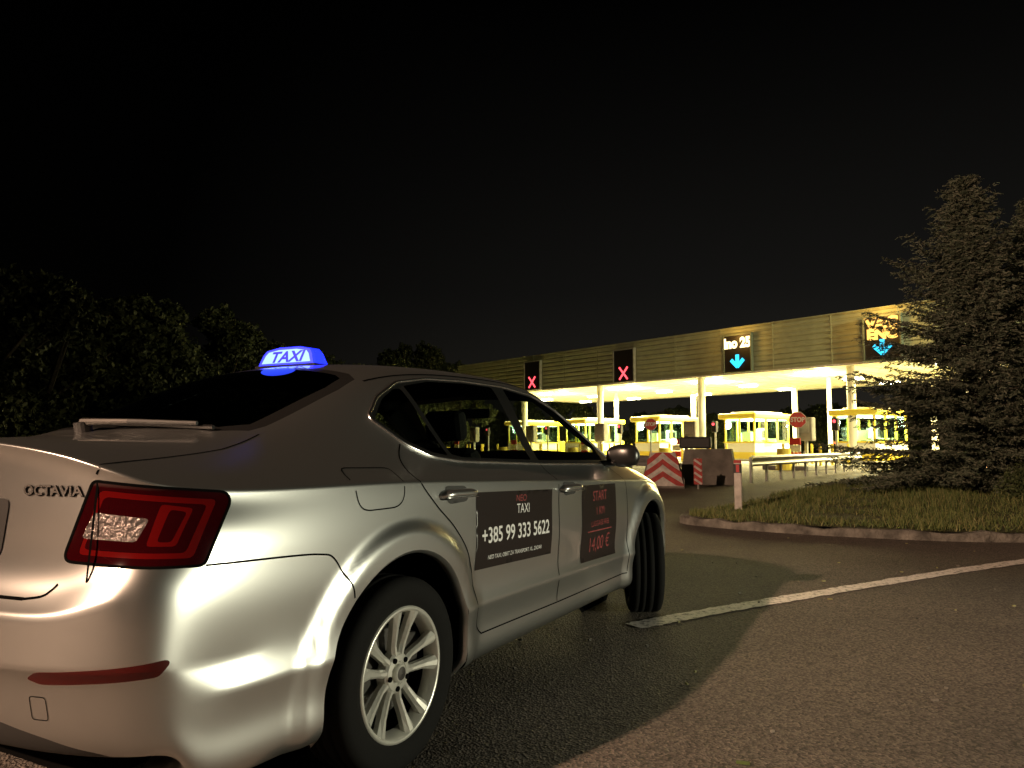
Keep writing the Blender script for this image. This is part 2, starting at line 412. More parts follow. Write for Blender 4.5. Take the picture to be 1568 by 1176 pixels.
def smoothpath(pts,n=8):
    out=[];P=[Vector(pts[0])]+[Vector(p) for p in pts]+[Vector(pts[-1])]
    for i in range(1,len(P)-2):
        for j in range(n):
            t=j/n; a,b,c,d=P[i-1],P[i],P[i+1],P[i+2]
            q=0.5*((2*b)+(-a+c)*t+(2*a-5*b+4*c-d)*t*t+(-a+3*b-3*c+d)*t**3); out.append((q.x,q.y))
    out.append(tuple(pts[-1])); return out
for P,s in((SR,'r'),(SL,'l')):
    trim('window_surround_'+s,P,DLO,.014,.006,M['chrome'],closed=True)
    ribbon('door_gap_rear_'+s,P,smoothpath([(.17,1.08),(.10,1.02),(.09,.95),(.18,.86),(.30,.77),(.40,.66),(.45,.52),(.485,.38),(.53,.335)]),.006,M['gap'])
    ribbon('door_gap_mid_'+s,P,smoothpath([(1.235,.99),(1.235,.80),(1.245,.55),(1.25,.33)]),.006,M['gap'])
    ribbon('door_gap_front_'+s,P,smoothpath([(2.17,.96),(2.22,.88),(2.225,.7),(2.23,.5),(2.22,.33)]),.006,M['gap'])
    ribbon('sill_gap_'+s,P,[(.53,.335),(1.25,.325),(2.22,.32)],.006,M['gap'])
    if s=='r': ribbon('fuel_flap_'+s,P,rp([(-.255,1.005),(-.02,1.0),(.0,.99),(-.01,.90),(-.05,.872),(-.22,.872),(-.25,.90)],.035,4),.0045,M['gap'],closed=True)
    ribbon('bumper_seam_'+s,P,smoothpath([(-.79,.784),(-.55,.775),(-.42,.765),(-.36,.745),(-.30,.66),(-.285,.62)]),.0055,M['gap'])
    for hxx,hz in((.20,.893),(1.245,.862)):
        patch('handle_cup_'+s,P,rp([(hxx+.03,hz+.035),(hxx+.19,hz+.028),(hxx+.20,hz-.03),(hxx+.05,hz-.034)],.03,4),M['plastic'],.0012)
        trim('door_handle_'+s,P,[(hxx,hz),(hxx+.06,hz+.004),(hxx+.235,hz)],.036,.038,M['paint2'],ends=True)
        trim('door_handle_chrome_'+s,P,[(hxx+.012,hz-.012),(hxx+.06,hz-.009),(hxx+.22,hz-.012)],.008,.036,M['chrome'])
for P,s in((OR_,'r'),(OL,'l')): ribbon('lamp_gap_'+s,P,TL,.007,M['gap'],closed=True)
for s in(1,-1):
    ribbon('trunk_gap',RE,[(s*.70,1.025),(s*.690,1.008)],.006,M['gap'])
    ribbon('trunk_gap_side',RE,smoothpath([(s*.608,.748),(s*.598,.735),(s*.578,.720),(s*.53,.712)]),.007,M['gap'])
    ribbon('trunk_gap_top',TP,[(-.975,s*.692),(-.80,s*.675),(-.55,s*.64),(-.36,s*.585)],.006,M['gap'])
ribbon('trunk_gap_low',RE,[(-.53,.712),(.53,.712)],.009,M['gap'])
ribbon('roof_rail_r',TP,smoothpath([(.22,-.525),(.6,-.53),(1.2,-.53),(1.8,-.52)]),.010,M['gap'])
ribbon('roof_rail_l',TP,smoothpath([(.22,.525),(.6,.53),(1.2,.53),(1.8,.52)]),.010,M['gap'])
textproj('badge_text',RE,'OCTAVIA',.568,.966,.034,M['gap'],sx=1.20,off=.0025,bold=.0016)
textproj('badge_text_face',RE,'OCTAVIA',.567,.967,.034,M['chrome'],sx=1.20,off=.0045,bold=.0006)
patch('number_plate_recess',RE,rp([(-.43,.945),(.43,.945),(.40,.80),(-.40,.80)],.02,3),M['plastic'],.003)
patch('number_plate',RE,rp([(-.390,.925),(.390,.925),(.390,.82),(-.390,.82)],.01,2),M['plate'],.006)
textproj('plate_text',RE,'ZD 562-TX',0,.875,.085,M['black'],off=.009,sx=1.6)
ribbon('bumper_towcover',RE,rp([(.575,.495),(.62,.495),(.62,.44),(.575,.44)],.008,3),.002,M['gap'],closed=True)
ST=[(.455,.892),(1.155,.868),(1.155,.568),(.455,.590)]
patch('door_sticker',SR,ST,M['stick'],.0016)
textproj('sticker_phone',SR,'+385 99 333 5622',.81,.705,.088,M['white'],sx=.96,slope=-.03,bold=.0012)
textproj('sticker_taxi',SR,'TAXI',.86,.80,.058,M['white'],sx=.95,slope=-.03)
textproj('sticker_neo',SR,'NEO',.84,.846,.04,M['stickr'],sx=1.2,slope=-.03)
textproj('sticker_small',SR,'NEO TAXI, OBRT ZA TRANSPORT, VL. ZADAR',.80,.62,.024,M['white'],sx=1.0,slope=-.03)
patch('door_sticker_front',SR,[(1.52,.868),(2.03,.855),(2.03,.458),(1.52,.470)],M['stick'],.0016)
for t,z,sz,m in(('START',.80,.075,'stickr'),('1 KM',.72,.06,'stickr'),('LUGGAGE FREE',.655,.04,'stickr'),('14,00 €',.545,.105,'stickr')):
    textproj('sticker_price',SR,t,1.775,z,sz,M[m],sx=.95,off=.0028)
ribbon('sticker_line',SR,[(1.60,.62),(1.95,.615)],.006,M['stickr'],off=.003)
M['lip']=mat('arch_paint',PC,0.38,0.95,coat=.5)
for P,s in((SR,-1),(SL,1)):
    for a in AX:
        v=[];f=[];n=44
        for i in range(n+1):
            t=math.radians(-20+220*i/n)
            cx,cz=a+AR*math.cos(t),AZ+AR*math.sin(t)
            h=P.hit(a+(AR+.004)*math.cos(t),max(.215,AZ+(AR+.004)*math.sin(t)),0)
            y=(h[0].y if h else s*.88); r2=AR-.010
            v+=[(cx,y,cz),(a+r2*math.cos(t),y-s*.010,AZ+r2*math.sin(t)),(a+r2*math.cos(t),y-s*.035,AZ+r2*math.sin(t)),(cx,y-s*.036,cz),(cx,s*.50,cz)]
        for i in range(n):
            for k in range(4): f.append((5*i+k,5*i+k+1,5*i+k+6,5*i+k+5))
        mkobj('arch_lip',v,f,[M['lip'],M['gap']],[0,0,1,1]*n,parent=car,smooth=True)
        v=[(a,s*.50,AZ)]+[(a+(AR+.01)*math.cos(2*math.pi*i/24),s*.50,AZ+(AR+.01)*math.sin(2*math.pi*i/24)) for i in range(24)]
        mkobj('arch_liner',v,[(0,i+1,(i+1)%24+1) for i in range(24)],M['gap'],parent=car)
mb=MB(); mb.box((1.34,0,.24),(1.85,1.5,.06),M['gap']); mb.box((-.66,0,.36),(.45,1.3,.1),M['gap']); mb.box((1.3,0,.22),(4.2,.98,.05),M['gap'])
mb.box((1.3,0,.50),(2.0,1.4,.04),M['seat'])
mb.box((-.10,0,1.00),(.62,1.15,.03),M['seat'])
for y in(-.36,.36):
    mb.box((1.15,y,.78),(.14,.44,.58),M['seat'],rot=Matrix.Rotation(-.25,3,'Y'),bev=.05,taper=.8)
    mb.box((1.07,y,1.17),(.08,.22,.15),M['seat'],rot=Matrix.Rotation(-.2,3,'Y'),bev=.03)
    mb.box((1.4,y,.58),(.48,.46,.14),M['seat'],bev=.04)
for y in(-.42,.42): mb.box((.16,y,1.08),(.08,.20,.10),M['seat'],rot=Matrix.Rotation(-.2,3,'Y'),bev=.03)
mb.box((.28,0,.78),(.18,1.25,.48),M['seat'],rot=Matrix.Rotation(-.35,3,'Y'),bev=.05)
mb.box((2.25,0,.83),(.42,1.35,.2),M['seat'],bev=.05)
for i in range(20):
    t0=2*math.pi*i/20;t1=2*math.pi*(i+1)/20
    mb.cyl((1.86+.06*math.sin(t0),.36+.18*math.cos(t0),.93+.17*math.sin(t0)),(1.86+.06*math.sin(t1),.36+.18*math.cos(t1),.93+.17*math.sin(t1)),.014,M['seat'],n=6)
mb.box((1.95,0,1.27),(.02,.22,.06),M['black'])
mb.obj('interior',car)
for s in(-1,1):
    mb=MB(); v=[];f=[];n=14
    for i,(yy,r) in enumerate([(0,.03),(.02,.054),(.07,.068),(.13,.067),(.17,.054),(.19,.02)]):
        for j in range(n):
            t=2*math.pi*j/n; cx=max(-1,min(1,1.15*math.cos(t)));cz=max(-1,min(1,1.15*math.sin(t)))
            v.append((2.17+cx*r*.75+ (0.02 if i else 0),s*(.80+yy),1.012+cz*r))
    for i in range(5):
        for j in range(n): f.append((i*n+j,i*n+(j+1)%n,(i+1)*n+(j+1)%n,(i+1)*n+j))
    f+=[tuple(range(n)),tuple(range(5*n,6*n))]
    mb.add(v,f,M['black']); mb.box((2.18,s*.80,.965),(.10,.12,.035),M['black'],bev=.012)
    mb.obj('door_mirror',car,smooth=True)
def lathe(prof,n=64,cy=0):
    v=[];f=[]
    for r,y in prof:
        for i in range(n):
            t=2*math.pi*i/n; v.append((r*math.cos(t),y,r*math.sin(t)))
    for k in range(len(prof)-1):
        for i in range(n): f.append((k*n+i,k*n+(i+1)%n,(k+1)*n+(i+1)%n,(k+1)*n+i))
    return v,f
def wheel(name,x,s,steer=0,yc=.785):
    e=bpy.data.objects.new(name,None); COL.objects.link(e); e.parent=car
    e.location=(x,s*yc,WZ); e.rotation_euler=(0,R(8),R(steer)+(0 if s<0 else math.pi))
    v,f=lathe([(.215,.088),(.232,.097),(.25,.103),(.285,.104),(.305,.096),(.314,.08),(.316,.05),(.309,.047),(.309,.042),(.317,.039),(.317,.012),(.309,.010),(.309,.004),(.317,.001),(.317,-.036),(.309,-.039),(.309,-.044),(.316,-.047),(.314,-.08),(.305,-.096),(.285,-.104),(.25,-.103),(.232,-.097),(.215,-.088)])
    mkobj('tyre',v,f,M['rubber'],parent=e,smooth=True)
    v,f=lathe([(.216,.088),(.195,.08),(.19,-.05),(.200,-.075),(.205,-.092),(.210,-.097),(.219,-.095),(.221,-.088)])
    mkobj('rim_barrel',v,f,M['alloy'],parent=e,smooth=True)
    mb=MB()
    v,f=lathe([(.001,-.02),(.14,-.02),(.145,-.012),(.145,.0)],48); mb.add(v,f,M['disc'])
    v,f=lathe([(.001,.02),(.195,.02)],48); mb.add(v,f,M['gap'])
    v,f=lathe([(.188,.06),(.188,-.045)],48); mb.add(v,f,M['gap'])
    mb.box((.12,0.0,.05),(.09,.07,.14),M['disc'],bev=.01)
    mb.obj('brake',e)
    mb=MB()
    for i in range(5):
        for d in(-1,1):
            a0=R(72*i+90+d*18); a1=R(72*i+90+d*13.5)
            secs=[(.035,a0,.018,-.070),(.09,a0*.5+a1*.5,.0125,-.066),(.15,a1,.0155,-.076),(.205,a1,.026,-.090)]
            vv=[]
            for r,a,w,y in secs:
                c=Vector((math.cos(a),0,math.sin(a)));t=Vector((-math.sin(a),0,math.cos(a)))
                for q,yy in((-1,.024),(-.95,.006),(-.35,-.004),(.35,-.004),(.95,.006),(1,.024)): vv.append(c*r+t*w*q+Vector((0,y+yy,0)))
            ff=[]
            for k in range(3):
                for j in range(5): ff.append((6*k+j,6*k+j+1,6*k+j+7,6*k+j+6))
            mb.add(vv,ff,M['alloy'])
    v,f=lathe([(.068,-.035),(.066,-.066),(.058,-.074),(.040,-.076),(.036,-.07),(.030,-.07),(.030,-.082),(.026,-.086),(.001,-.088)],40); mb.add(v,f,M['alloy'])
    v,f=lathe([(.022,-.0875),(.001,-.0895)],24); mb.add(v,f,M['disc'])
    for i in range(5):
        a=R(72*i+54); mb.cyl((.05*math.cos(a),-.06,.05*math.sin(a)),(.05*math.cos(a),-.080,.05*math.sin(a)),.009,M['gap'],n=10)
    mb.obj('spokes',e)
    return e
wheel('wheel_rear_right',.015,-1,0,.79); wheel('wheel_rear_left',.015,1,0,.79); wheel('wheel_front_right',2.71,-1,25,.83); wheel('wheel_front_left',2.70,1,25,.78)
mb=MB()
zz=lambda x,y,o: (TP.hit(x,y,o)[0])
mb.cyl(zz(-.53,.05,.0),zz(-.53,.05,.035),.028,M['plastic'])
mb.cyl(zz(-.53,.05,.035),zz(-.50,-.15,.03),.013,M['disc'],.009,n=8); mb.cyl(zz(-.50,-.15,.03),zz(-.44,-.40,.025),.009,M['plastic'],.007,n=8)
mb.cyl(zz(-.47,-.02,.014),zz(-.42,-.45,.012),.008,M['black'],n=6)
mb.obj('rear_wiper',car)
# taxi roof sign
M['tblue']=mat('taxi_sign_blue',(0.02,0.03,0.9),0.4,emis=(0.008,0.02,1.0),es=2.6)
M['tblue2']=mat('taxi_sign_panel',(0.05,0.08,0.9),0.4,emis=(0.22,0.40,1.0),es=2.2)
M['twhite']=mat('taxi_sign_letters',(0.02,0.02,0.3),0.4,emis=(0.0,0.005,.35),es=.9)
sg=bpy.data.objects.new('taxi_roof_sign',None); COL.objects.link(sg); sg.parent=car; sg.location=(.50,.12,1.434); sg.scale=(.92,.92,.92)
v=[];f=[]
outl=[(-.19,0),(-.168,.055),(-.148,.078),(-.07,.092),(.07,.092),(.148,.078),(.168,.055),(.19,0)]
for x,sc in((-.052,.97),(-.037,1),(.037,1),(.052,.97)):
    for y,z in outl: v.append((x*(1-.35*z/.09),y*sc,.012+z*sc))
n=len(outl)
for k in range(3):
    for i in range(n): f.append((k*n+i,k*n+(i+1)%n,(k+1)*n+(i+1)%n,(k+1)*n+i))
f+=[tuple(range(n)),tuple(range(4*n-1,3*n-1,-1))]
mkobj('sign_shell',v,f,M['tblue'],parent=sg)
mb=MB(); mb.box((0,0,.003),(.13,.40,.018),M['black'],bev=.005)
mb.obj('sign_base',sg)
mb=MB()
for sd in(-1,1):
    p=[]
    for y,z in outl: 
        zc=.012+(z*.74+.010); p.append((sd*(.052*(1-.35*(zc-.012)/.09)+.0012),y*.86,zc))
    mb.add(p,[tuple(range(n))],M['tblue2'])
mb.obj('sign_panel',sg)
for sd in(-1,1):
    v,f=textmesh('TAXI',.076,0,1.30,bold=.0025,shear=.25)
    vv=[(sd*(.052*(1-.35*(b+.038)/.09)+.0026),a*sd,b+.050) for a,b,c in v]
    mkobj('sign_text',vv,f,M['twhite'],parent=sg)
l=bpy.data.lights.new('sign_light','POINT'); l.energy=.8; l.color=(.03,.07,1); l.shadow_soft_size=.08
lo=bpy.data.objects.new('sign_light',l); COL.objects.link(lo); lo.parent=sg; lo.location=(-.12,0,.08)

# ------------------------------------------------------------ GROUND
def asphalt():
    m=bpy.data.materials.new('asphalt'); m.use_nodes=True; nt=m.node_tree; b=nt.nodes['Principled BSDF']; tc=nt.nodes.new('ShaderNodeTexCoord')
    N=nt.nodes.new; Lk=nt.links.new
    v=N('ShaderNodeTexVoronoi'); v.inputs['Scale'].default_value=95; Lk(tc.outputs['Object'],v.inputs['Vector'])
    n1=N('ShaderNodeTexNoise'); n1.inputs['Scale'].default_value=.6; n1.inputs['Detail'].default_value=7; n1.inputs['Roughness'].default_value=.65; Lk(tc.outputs['Object'],n1.inputs['Vector'])
    n2=N('ShaderNodeTexNoise'); n2.inputs['Scale'].default_value=38; n2.inputs['Detail'].default_value=6; Lk(tc.outputs['Object'],n2.inputs['Vector'])
    r1=N('ShaderNodeValToRGB'); r1.color_ramp.elements[0].position=.15; r1.color_ramp.elements[0].color=(.055,.050,.045,1); r1.color_ramp.elements[1].position=.95; r1.color_ramp.elements[1].color=(.225,.195,.170,1)
    Lk(v.outputs['Color'],r1.inputs['Fac'])
    r2=N('ShaderNodeValToRGB'); r2.color_ramp.elements[0].position=.32; r2.color_ramp.elements[0].color=(.68,.68,.68,1); r2.color_ramp.elements[1].position=.68; r2.color_ramp.elements[1].color=(1.12,1.08,1.04,1)
    Lk(n1.outputs['Fac'],r2.inputs['Fac'])
    mx=N('ShaderNodeMixRGB'); mx.blend_type='MULTIPLY'; mx.inputs[0].default_value=1; Lk(r1.outputs[0],mx.inputs[1]); Lk(r2.outputs[0],mx.inputs[2]); Lk(mx.outputs[0],b.inputs['Base Color'])
    b.inputs['Roughness'].default_value=.78; b.inputs['Specular IOR Level'].default_value=.3
    ad=N('ShaderNodeMath'); ad.operation='ADD'; Lk(v.outputs['Distance'],ad.inputs[0]); Lk(n2.outputs['Fac'],ad.inputs[1])
    bp=N('ShaderNodeBump'); bp.inputs['Strength'].default_value=.8; bp.inputs['Distance'].default_value=.009; Lk(ad.outputs[0],bp.inputs['Height']); Lk(bp.outputs[0],b.inputs['Normal'])
    return m
M['asph']=asphalt()
M['soil']=mat('ground_grass',(0.035,0.045,0.018),0.9,var=(1.5,.5),bump=(8,.8,.05))
mkobj('ground',[(-700,-700,-.02),(700,-700,-.02),(700,700,-.02),(-700,700,-.02)],[(0,1,2,3)],M['soil'])
mkobj('asphalt_road',[(-30,-40,-.0),(60,-40,0),(60,75,0),(-30,75,0)],[(0,1,2,3)],M['asph'])
def linemat():
    m=mat('road_marking',(0.62,0.6,0.58),0.6,bump=(50,.5,.004)); nt=m.node_tree; b=nt.nodes['Principled BSDF']
    tc=nt.nodes.new('ShaderNodeTexCoord'); n=nt.nodes.new('ShaderNodeTexNoise'); n.inputs['Scale'].default_value=22; n.inputs['Detail'].default_value=8; n.inputs['Roughness'].default_value=.75
    r=nt.nodes.new('ShaderNodeValToRGB'); r.color_ramp.elements[0].position=.38; r.color_ramp.elements[0].color=(.14,.13,.12,1); r.color_ramp.elements[1].position=.50; r.color_ramp.elements[1].color=(.85,.80,.76,1)
    nt.links.new(tc.outputs['Object'],n.inputs['Vector']); nt.links.new(n.outputs['Fac'],r.inputs['Fac']); nt.links.new(r.outputs[0],b.inputs['Base Color']); return m
M['line']=linemat()
cl=[(.72,4.545),(1.91,5.33),(4.84,7.07),(9,9.1),(14,11)]
cl=smoothpath(cl,40); v=[];f=[]
for i,p in enumerate(cl):
    a=Vector(cl[max(i-1,0)]);b=Vector(cl[min(i+1,len(cl)-1)]);t=(b-a).normalized(); nn=Vector((-t.y,t.x)); q=Vector(p)
    w1=.078+random.uniform(-.012,.008);w2=.078+random.uniform(-.012,.008)
    v+=[(q.x+nn.x*w1,q.y+nn.y*w1,.004),(q.x-nn.x*w2,q.y-nn.y*w2,.004)]
for i in range(len(cl)-1): f.append((2*i,2*i+1,2*i+3,2*i+2))
mkobj('lane_marking',v,f,M['line'])
isl=smoothpath([(2.35,10.2),(2.9,9.55),(4.0,8.8),(5.5,8.35),(8,8.6),(14,9.8),(26,12),(30,20),(26,29),(19,26.5),(13.4,23.0),(7.2,17.2),(4.2,13.2),(2.75,11.4),(2.35,10.6),(2.35,10.2)],8)[:-1]
def offs(P,d):
    out=[];n=len(P)
    for i in range(n):
        a=Vector(P[i-1]);b=Vector(P[(i+1)%n]);t=(b-a).normalized(); out.append((P[i][0]-t.y*d,P[i][1]+t.x*d))
    return out
M['kerb']=mat('kerb_stone',(0.16,0.15,0.13),0.85,var=(5,.65),bump=(30,.8,.03))
ins=offs(isl,.13)
if sum(abs(p[0]-10)+abs(p[1]-15) for p in ins)>sum(abs(p[0]-10)+abs(p[1]-15) for p in isl): ins=offs(isl,-.13)
v=[];f=[];n=len(isl)
for i in range(n):
    hh=.095+.012*math.sin(i*1.7)+random.uniform(-.014,.014)
    v+=[(isl[i][0],isl[i][1],-.01),(isl[i][0]*.97+ins[i][0]*.03,isl[i][1]*.97+ins[i][1]*.03,hh-.015),(isl[i][0]*.85+ins[i][0]*.15,isl[i][1]*.85+ins[i][1]*.15,hh),(ins[i][0],ins[i][1],hh),(ins[i][0],ins[i][1],.0)]
for i in range(n):
    j=(i+1)%n
    for k in range(4): f.append((5*i+k,5*j+k,5*j+k+1,5*i+k+1))
mkobj('kerb',v,f,M['kerb'])
M['grassg']=mat('grass_ground',(0.085,0.09,0.035),0.95,var=(3,.5),bump=(12,.9,.06))
def mound(x,y): return .10+.06*math.sin(x*.7+y*.4)*math.sin(y*.5)+.12*sstep((min(math.hypot(x-9,y-14),6)*-1+6)/6)
V2=[Vector(p) for p in ins]; nb=len(V2)
x=2
while x<30:
    y=7
    while y<30:
        if inpoly(x,y,ins): V2.append(Vector((x,y)))
        y+=.5
    x+=.5
r=delaunay_2d_cdt(V2,[(i,(i+1)%nb) for i in range(nb)],[],0,1e-5)
F=[tuple(t) for t in r[2] if inpoly(sum(r[0][i].x for i in t)/3,sum(r[0][i].y for i in t)/3,ins)]
def edged(x,y): return min(math.hypot(x-p[0],y-p[1]) for p in ins)
vz=[]
def gz(x,y):
    k=sstep(edged(x,y)/1.2); return .095*(1-k)+(.095+mound(x,y)*.6)*k
for p in r[0]: vz.append((p.x,p.y,gz(p.x,p.y)))
mkobj('grass_island',vz,F,M['grassg'],smooth=True)
def quads_mesh(name,C,U,W,mats,fm=None,parent=None,tri=False):
    n=len(C)
    P=np.empty((n,4,3)); P[:,0]=C-U-W; P[:,1]=C+U-W; P[:,2]=C+U+W; P[:,3]=C-U+W
    if tri: P[:,2]=C+U*.15+W; P[:,3]=C-U*.15+W
    me=bpy.data.meshes.new(name); me.vertices.add(4*n); me.vertices.foreach_set('co',P.reshape(-1))
    me.loops.add(4*n); me.loops.foreach_set('vertex_index',np.arange(4*n)); me.polygons.add(n)
    me.polygons.foreach_set('loop_start',np.arange(n)*4); me.polygons.foreach_set('loop_total',np.full(n,4))
    for m in mats: me.materials.append(m)
    if fm is not None: me.polygons.foreach_set('material_index',fm.astype(np.int32))
    me.update(calc_edges=True); me.validate()
    o=bpy.data.objects.new(name,me); COL.objects.link(o)
    if parent: o.parent=parent
    return o
def leafmat(name,c):
    return mat(name,c,.65,spec=.3)
G1=leafmat('grass_blade_a',(.17,.20,.065)); G2=leafmat('grass_blade_b',(.25,.24,.10)); G3=leafmat('grass_blade_c',(.08,.12,.035))
C=[];U=[];W=[];fm=[]
cnt=0
while cnt<60000:
    u=random.random()
    x=2.3+ (u**1.5)*12; y=8.3+random.random()*11
    if not inpoly(x,y,ins): continue
    cl_=math.sin(x*3.1+y)*math.sin(y*2.7)+math.sin(x*1.1)*.4+random.random()*1.2
    if cl_<-.15: continue
    dd=math.hypot(x,y); h=random.uniform(.010,.036)*(1+.9*max(0,cl_))
    a=random.random()*math.pi; wv=random.uniform(.003,.006)*(dd/9)
    C.append((x,y,gz(x,y)+h*.7 if cnt%4==0 else .095+.5*mound(x,y)*sstep((x-2.3)/3)+h*.5)); U.append((wv*math.cos(a),wv*math.sin(a),0)); W.append((random.uniform(-.025,.025),random.uniform(-.025,.025),h)); fm.append(random.choice((0,0,1,2,2)))
    cnt+=1
quads_mesh('grass',np.array(C),np.array(U),np.array(W),[G1,G2,G3],np.array(fm),tri=True)
mb=MB()
for i in range(90):
    x=random.uniform(0,6);y=random.uniform(2.5,9); a=random.random()*6; s=random.uniform(.005,.016)
    mb.box((x,y,.006),(s*2,s,.008),M['kerb'] if i%3 else G2,rot=Matrix.Rotation(a,3,'Z'))
mb.box((.78,2.62,.008),(.045,.012,.008),G3,rot=Matrix.Rotation(-.3,3,'Z'))
mb.obj('leaf_litter')

# ------------------------------------------------------------ foliage
def rnd_unit(n):
    a=np.random.normal(size=(n,3)); return a/np.linalg.norm(a,axis=1)[:,None]
def leafcloud(blobs,per,size):
    Cs=[]
    for (c,r) in blobs:
        k=int(per*r[0]*r[2]); d=rnd_unit(k); rad=np.random.rand(k)**.35
        lump=1+.22*np.sin(d[:,0]*7+c[0])*np.sin(d[:,2]*6+c[1])+.15*np.sin(d[:,1]*11)
        Cs.append(np.array(c)+d*rad[:,None]*np.array(r)*lump[:,None])
    C=np.concatenate(Cs); n=len(C); U=rnd_unit(n); V=np.cross(U,rnd_unit(n)); V/=np.linalg.norm(V,axis=1)[:,None]
    s=size*np.random.uniform(.5,1.2,n)[:,None]
    return C,U*s,V*s*.55
T1=leafmat('foliage_a',(.045,.055,.024)); T2=leafmat('foliage_b',(.03,.04,.017)); T3=leafmat('foliage_c',(.052,.06,.025))
BK=mat('bark',(.035,.028,.02),.9,bump=(15,.8,.03),var=(5,.4))
blobs=[];tm=MB()
def tree_at(x,y,h,w):
    tm.cyl((x,y,0),(x+.2,y,h*.5),w*.035,BK,w*.02,n=8)
    for i in range(5):
        a=random.random()*6.28; tm.cyl((x+.15,y,h*.35),(x+math.cos(a)*w*.35,y+math.sin(a)*w*.35,h*.65),w*.016,BK,w*.006,n=6)
    for i in range(17):
        a=random.random()*6.28; rr=random.random()*w*.48; zz_=random.uniform(.22,.88)*h; r=w*random.uniform(.14,.27)*(1.15-.5*zz_/h)
        blobs.append(((x+math.cos(a)*rr*(1.1-.6*zz_/h),y+math.sin(a)*rr,zz_),(r,r,r*.85)))
    blobs.append(((x+random.uniform(-.5,.5),y,h*.9),(w*.11,w*.11,h*.10)))
for px,D,h,w in[(-60,24,7.2,7),(60,27,7.3,6.5),(180,31,7.3,6.5),(250,34,7.8,6),(335,37,8.2,4.5),(420,42,6.8,6),(500,50,7.3,6),(560,56,7.2,5),(610,60,9.4,6),(655,62,9.8,6),(700,66,8.6,6),(360,40,6.4,7),(120,30,5,7),(455,46,6.0,7)]:
    X=(px-784)/1145*D; tree_at(X,D,h*.97,w)
for i in range(16):
    px=760+i*55; D=78+random.random()*8; tree_at((px-784)/1145*D,D,random.uniform(4,6.0),6)
C,U,W=leafcloud(blobs,2400,.10)
dt=quads_mesh('distant_trees',C,U,W,[T1,T2,T3],np.random.choice([0,0,1,1,2],len(C)))
o=tm.obj('distant_tree_trunks'); o.parent=dt
NM=[leafmat('needle_a',(.13,.155,.105)),leafmat('needle_b',(.07,.09,.058)),leafmat('needle_c',(.18,.19,.135))]
def spruce(name,x0,y0,H,Rm,seed,dens=1.0):
    rs=np.random.RandomState(seed); mb=MB(); Cs=[];Us=[];Ws=[]
    mb.cyl((0,0,-.1),(0,0,H*.5),.13,BK,.07,n=10); mb.cyl((0,0,H*.5),(.03,0,H),.07,BK,.008,n=8)
    z=.3
    while z<H-.05:
        t=z/H; L0=Rm*(1-t)**.95*(.82+.18*math.sin(z*5))+.06
        nb_=int(8+4*rs.rand())
        for b in range(nb_):
            a=rs.rand()*6.283; L=L0*rs.uniform(.5,1.32); up=rs.uniform(-.02,.28)+.45*t
            N=max(4,int(L/.08)); pts=[]
            for i in range(N+1):
                s=i/N; rr=L*s; zz_=z+up*L*s-.30*L*s*s*(1-t)+.12*L*s**4
                pts.append(np.array([math.cos(a)*rr,math.sin(a)*rr,zz_]))
            for i in range(0,N,2):
                mb.cyl(pts[i],pts[min(i+2,N)],.016*(1-i/N)*(1-t*.6)+.003,BK,.016*(1-(i+2)/N if i+2<N else 0)+.003,n=4)
            dirv=np.array([math.cos(a),math.sin(a),0]);lat=np.array([-math.sin(a),math.cos(a),0])
            for i in range(1,N+1):
                s=i/N
                for sd in(-1,1):
                    if rs.rand()<.08: continue
                    tl=(.10+.30*L*.5*(1-s)*1.3+.06)*rs.uniform(.6,1.25)
                    td=lat*sd*.75+dirv*.65+np.array([0,0,rs.uniform(-.40,.15)]); td/=np.linalg.norm(td)
                    m_=int(max(3,tl/.024)*dens)
                    q=rs.rand(m_)[:,None]
                    c=pts[i]+td*tl*q+rs.normal(size=(m_,3))*.012
                    u=td*.030+rs.normal(size=(m_,3))*.013
                    w=np.cross(u,rs.normal(size=(m_,3))); w/=np.linalg.norm(w,axis=1)[:,None]
                    Cs.append(c);Us.append(u);Ws.append(w*.008)
        z+=rs.uniform(.09,.14)
    C=np.concatenate(Cs);U=np.concatenate(Us);W=np.concatenate(Ws)
    e=empty(name,(x0,y0,.15))
    quads_mesh('needles',C,U,W,NM,np.random.choice([0,1,2],len(C)),parent=e)
    mb.obj('trunk',e); print('spruce faces',len(C))
spruce('spruce_tree',8.8,14.2,6.15,2.9,3)
spruce('spruce_tree',11.6,16.4,6.4,2.5,8,.8)
sb=[]
for i in range(20):
    sb.append(((7.9+i*.38+random.uniform(-.2,.2),12.1+random.uniform(-.6,.6),.28+random.uniform(0,.25)),(random.uniform(.25,.5),.40,random.uniform(.18,.36))))
C,U,W=leafcloud(sb,22000,.018); quads_mesh('low_shrub',C,U,W,[leafmat('shrub_a',(.08,.11,.04)),leafmat('shrub_b',(.045,.065,.025)),leafmat('shrub_c',(.11,.13,.055))],np.random.choice([0,1,2],len(C)))

